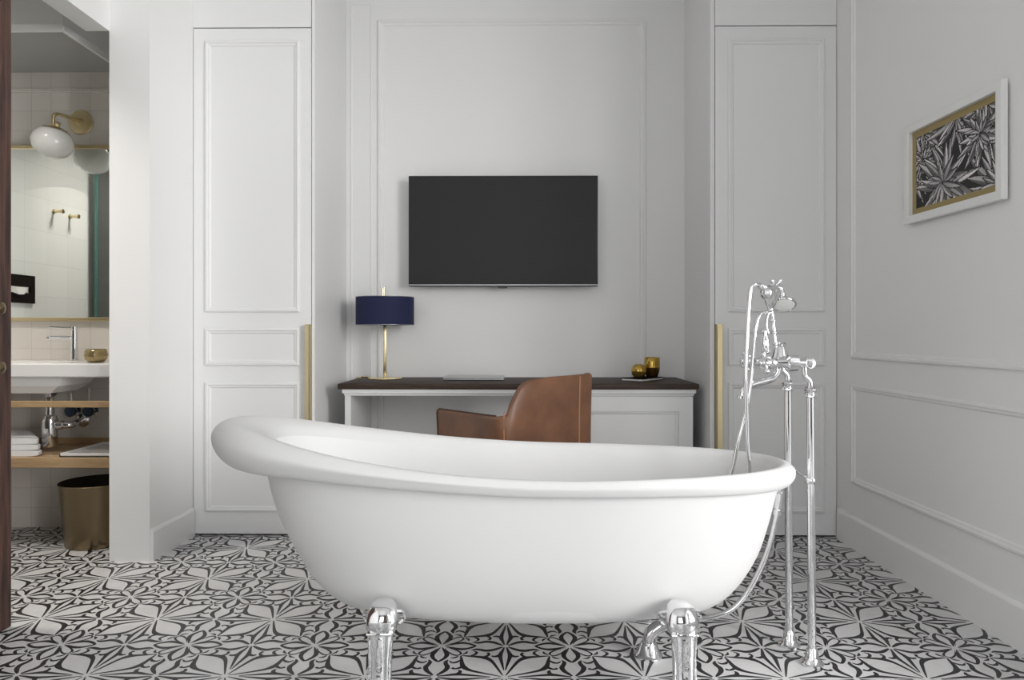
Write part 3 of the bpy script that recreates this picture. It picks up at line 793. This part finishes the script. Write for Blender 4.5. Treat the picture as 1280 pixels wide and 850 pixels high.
# washbasin
YS = 3.15
bs = thing('washbasin', 'long white ceramic washbasin slab under the bathroom mirror', 'sink', (-2.3, 3.35, .84))
b = BM()
x0, x1, z0, z1 = -2.88, -1.80, .800-.018, .844
box(b, x0, x1, YS, YS+.05, z0, z1, .006); box(b, x0, x1, 3.41, BY-.001, z0, z1, .004)
box(b, x0, -2.62, YS+.05, 3.41, z0, z1); box(b, -2.12, x1, YS+.05, 3.41, z0, z1)
build('basin_slab', b, M['ceramic'], bs)
b = BM()
rs = []
for g, z_ in ((0, z1-.002), (.01, z1-.03), (.03, .74), (.08, .722), (.2, .718)):
    rs.append([Vector((x, y, z_)) for x, y in ((-2.62+g, YS+.05+g*.55), (-2.12-g, YS+.05+g*.55), (-2.12-g, 3.41-g*.55), (-2.62+g, 3.41-g*.55))])
loft(b, rs, False, True)
rs = []
for g, z_ in ((-.02, z0), (0, .74), (.05, .706), (.18, .700)):
    rs.append([Vector((x, y, z_)) for x, y in ((-2.66+g, YS+.035+g*.5), (-2.08-g, YS+.035+g*.5), (-2.08-g, 3.43-g*.5), (-2.66+g, 3.43-g*.5))])
loft(b, rs, False, True)
build('basin_bowl', b, M['ceramic'], bs)
# oak frame below: rail, shelf
vs_ = thing('vanity_shelf', 'light oak vanity frame with rail and lower shelf under the washbasin', 'shelf', (-2.3, 3.35, .42))
b = BM(); box(b, -2.88, -1.80, YS, YS+.022, .648, .676, .002); build('towel_rail', b, M['oak'], vs_)
b = BM(); box(b, -2.88, -1.80, YS, BY-.001, .378, .423, .003); build('shelf_board', b, M['oak'], vs_)
b = BM(); box(b, -2.88, -1.80, BY-.022, BY-.001, .424, .455, .002); build('rear_upstand', b, M['oak'], vs_)
b = BM(); box(b, -2.88, -2.86, YS+.024, BY-.001, .424, .778, .002); build('side_post', b, M['oak'], vs_)
# tap
tx, ty = (84-VX)/F*3.42, 3.455
tp = thing('basin_tap', 'slim chrome single-lever mixer tap on the washbasin', 'tap', (tx, ty, .844))
b = BM(); lathe(b, [(.023, .0003), (.023, .004), (.017, .007), (.016, .150), (.014, .152)], (tx, ty, .844), n=24); build('tap_body', b, M['chrome'], tp, autosmooth=40)
b = BM(); tube(b, [(tx, ty, .955), (tx-.05, ty-.03, .958), (tx-.098, ty-.065, .956)], [.010, .009, .008], 14, 3); build('tap_spout', b, M['chrome'], tp, smooth=True)
b = BM(); lathe(b, [(.016, .155), (.016, .165), (0, .167)], (tx, ty, .844), n=24); tube(b, [(tx, ty, 1.006), (tx-.09, ty-.05, 1.009)], [.0055, .004], 12, 1); build('tap_lever', b, M['chrome'], tp, autosmooth=40)
# bronze votive on basin
cx_, cy_ = (117-VX)/F*3.28, 3.28
b = BM(); lathe(b, [(.025, .0003), (.036, .003), (.047, .018), (.050, .034), (.046, .052), (.042, .062), (.039, .061), (.044, .045), (.046, .033), (.040, .015), (0, .010)], (cx_, cy_, .844), n=36)
tag(build('votive_glass', b, M['votive'], smooth=True), 'round gold glass votive holder on the washbasin edge', 'glass')
# siphon
qx, qy = (58.5-VX)/F*3.33, 3.33
sf = thing('basin_trap', 'chrome bottle trap below the washbasin', 'pipe', (qx, qy, .45))
b = BM()
lathe(b, [(.012, 0), (.026, .004), (.032, .016), (.034, .11), (.035, .125), (.030, .14), (.028, .15), (.019, .155), (.018, .215), (.020, .22)], (qx, qy, .440), n=26)
lathe(b, [(.018, 0), (.018, .03), (.030, .045), (.040, .052)], (qx, qy, .650), n=24)
build('bottle', b, M['chrome'], sf, autosmooth=35)
b = BM(); ex, ez = (96-VX)/F*3.53, .545
tube(b, [(qx, qy, .545), (qx+.05, qy+.01, .545), (qx+.085, qy+.04, ez), (ex, BY-.02, ez)], .016, 14); lathe(b, [(.022, -.012), (.022, .012)], (qx+.045, qy+.008, .545), (1, .2, 0), 18)
build('outlet_pipe', b, M['chrome'], sf, autosmooth=40)
b = BM(); lathe(b, [(.038, .0008), (.038, .006), (.030, .014), (.018, .018)], (ex, BY, ez), (0, -1, 0), 28); build('wall_rosette', b, M['chrome'], sf, autosmooth=40)
# stop valves
for px, lab in ((83, 'left one of two chrome stop valves beneath the washbasin'), (106, 'right one of two chrome stop valves beneath the washbasin')):
    vx = (px-VX)/F*3.50; vz = H-(515-VY)/F*3.50
    v = thing('stop_valve', lab, 'valve', (vx, BY, vz), 'stop valves under the basin')
    b = BM(); lathe(b, [(.024, .0008), (.024, .006), (.010, .010), (.010, .035)], (vx, BY, vz), (0, -1, 0), 20); tube(b, [(vx-.006, BY-.03, vz), (vx-.008, BY-.03, .706)], .006, 10, 1)
    build('valve_body', b, M['chrome'], v, autosmooth=40)
    b = BM(); lathe(b, [(.018, .036), (.026, .040), (.027, .058), (.022, .064), (0, .065)], (vx, BY, vz), (0, -1, 0), 20); build('valve_knob', b, M['valve'], v, autosmooth=40)
# towels
zt_ = .4235
for k, lab in enumerate(('folded white towel at the bottom of the shelf stack', 'folded white towel in the middle of the shelf stack', 'folded white towel on top of the shelf stack')):
    b = BM(); h = .026; r1 = -2.165-.012*k+(.006 if k == 1 else 0)
    rs = []
    for y in np.linspace(YS+.035+.004*k, 3.46, 9):
        prof = []
        for i in range(28):
            a = 2*PI*i/28; c_, s_ = math.cos(a), math.sin(a)
            xe = -2.165-.006*k-.85*max(0, y-3.21); x = (xe-2.68)/2+(xe+2.68)/2*math.copysign(abs(c_)**.18, c_); z = zt_+h/2+(h/2-.0006)*math.copysign(abs(s_)**.45, s_)
            pinch = .0035*math.exp(-((z-zt_-h/2)/.003)**2) if abs(c_) > .8 else 0
            prof.append(Vector((x-math.copysign(pinch, c_), y+.002*math.sin(9*x), z+.0008*math.sin(30*x+9*y+k))))
        rs.append(prof)
    loft(b, rs); tag(build('folded_towel', b, M['towel'], autosmooth=60), lab, 'towel', 'folded towels under the washbasin'); zt_ += h+.0006
# tray
b = BM(); tx0_, tx1_, ty0_, ty1_ = (71-VX)/F*3.17, -1.82, 3.165, 3.50
box(b, tx0_, tx1_, ty0_, ty1_, .4235, .432, .002)
for q in ((tx0_, tx1_, ty0_, ty0_+.008), (tx0_, tx1_, ty1_-.008, ty1_), (tx0_, tx0_+.008, ty0_, ty1_), (tx1_-.008, tx1_, ty0_, ty1_)): box(b, *q, .4235, .441, .002)
tag(build('tray', b, M['ceramic']), 'flat white tray on the oak shelf beside the towels', 'tray')
# bin
bn = thing('waste_bin', 'round bronze metal waste bin on the bathroom floor', 'bin', (-1.972, 3.30, 0))
b = BM(); lathe(b, [(.126, .002), (.129, .006), (.136, .09), (.156, .284), (.158, .288), (.156, .291)], (-1.972, 3.30, 0), n=56, cap1=False); build('bin_shell', b, M['bronze'], bn, autosmooth=50)
b = BM(); lathe(b, [(.156, .291), (.1535, .288), (.134, .09), (.127, .01)], (-1.972, 3.30, 0), n=56, cap0=False); build('bin_lining', b, M['bin_dark'], bn, autosmooth=50)
# hooks on the bathroom's left wall
for y, z, lab in ((2.66, 1.742, 'small brass robe hook left in the mirror reflection'), (2.50, 1.735, 'small brass robe hook right in the mirror reflection')):
    b = BM(); lathe(b, [(.015, .0006), (.015, .004), (.008, .006), (.008, .045), (.013, .048), (.014, .062), (.0, .064)], (BX, y, z), (1, 0, 0), 20)
    tag(build('robe_hook', b, M['brass'], autosmooth=40), lab, 'hook', 'robe hooks on the bathroom wall')
# tissue holder
th_ = thing('tissue_holder', 'dark bronze wall tissue holder reflected in the bathroom mirror', 'tissue box', (BX, 2.98, 1.24))
b = BM()
box(b, BX+.001, BX+.012, 2.845, 3.12, 1.155, 1.215, .001); box(b, BX+.001, BX+.012, 2.845, 3.12, 1.252, 1.32, .001)
box(b, BX+.001, BX+.012, 2.845, 2.885, 1.215, 1.252); box(b, BX+.001, BX+.012, 3.08, 3.12, 1.215, 1.252)
build('plate', b, M['cover'], th_)
b = BM()
rs = [[Vector((BX+.002, 2.90, 1.218)), Vector((BX+.002, 3.07, 1.218)), Vector((BX+.002, 3.07, 1.25)), Vector((BX+.002, 2.90, 1.25))],
      [Vector((BX+.014, 2.92, 1.222)), Vector((BX+.014, 3.04, 1.215)), Vector((BX+.014, 3.05, 1.246)), Vector((BX+.014, 2.91, 1.247))],
      [Vector((BX+.024, 2.96, 1.205)), Vector((BX+.024, 3.00, 1.203)), Vector((BX+.022, 3.02, 1.243)), Vector((BX+.022, 2.94, 1.245))]]
loft(b, rs); build('tissue', b, M['paper'], th_)
# added ceiling fitting, out of view, holds the bathroom fill light
cl = thing('added_fill_light', 'round added fill light, out of view, in the bathroom ceiling', 'fill light', (-2.35, 2.45, BZ))
b = BM(); lathe(b, [(.16, -.012), (.17, -.010), (.17, -.0005)], (-2.35, 2.45, BZ), n=36, cap0=False, cap1=False); build('fitting_ring', b, M['frame_white'], cl, smooth=True)

# ------------------------------------------------------------------ light
def area(name, loc, direction, sx_, sy_, power, color=(1, 1, 1)):
    l = bpy.data.lights.new(name, 'AREA'); l.shape = 'RECTANGLE'; l.size = sx_; l.size_y = sy_; l.energy = power; l.color = color
    o = bpy.data.objects.new(name, l); C.objects.link(o); o.location = loc
    o.rotation_euler = Vector(direction).to_track_quat('-Z', 'Y').to_euler(); return o
for k, (y0, y1) in enumerate(WIN):
    area('window_daylight_and_fill', (1.95, (y0+y1)/2, 1.55), (-1, 0, -.05), 1.3, 2.6, (14, 26)[k], (1, .99, .97))
area('window_daylight_and_fill', (-.4, -3.0, 1.65), (0, 1, -.03), 1.7, 2.3, 54, (.96, .98, 1))  # added fill from behind the camera, outside the added rear window
area('sky_daylight', (4.4, -1.6, 2.0), (-5.2, 4.6, -.55), 3.2, 2.6, 660, (1, .99, .975))
l = bpy.data.lights.new('bath_fill', 'AREA'); l.shape = 'DISK'; l.size = .30; l.energy = 17; l.spread = 2.1; l.color = (1, .93, .85)  # added lamp to brighten the bathroom, no such source known
o = bpy.data.objects.new('bath_fill', l); C.objects.link(o); o.location = (-2.35, 2.45, BZ-.013)
w = bpy.data.worlds.new('World'); bpy.context.scene.world = w; w.use_nodes = True
w.node_tree.nodes['Background'].inputs[0].default_value = (.9, .95, 1, 1); w.node_tree.nodes['Background'].inputs[1].default_value = 1.0

# ------------------------------------------------------------------ camera
cam = bpy.data.cameras.new('camera'); cam.lens = F/1280*36; cam.sensor_width = 36; cam.sensor_fit = 'HORIZONTAL'; cam.shift_y = -10/1280
cam.clip_start = .05
co = bpy.data.objects.new('camera', cam); C.objects.link(co); co.location = (0, 0, H); co.rotation_euler = (PI/2, 0, math.atan((VX-640)/F))
s = bpy.context.scene; s.camera = co
s.view_settings.view_transform = 'Standard'; s.view_settings.look = 'None'; s.view_settings.gamma = 1; s.view_settings.use_curve_mapping = False
s.view_settings.exposure = -0.45
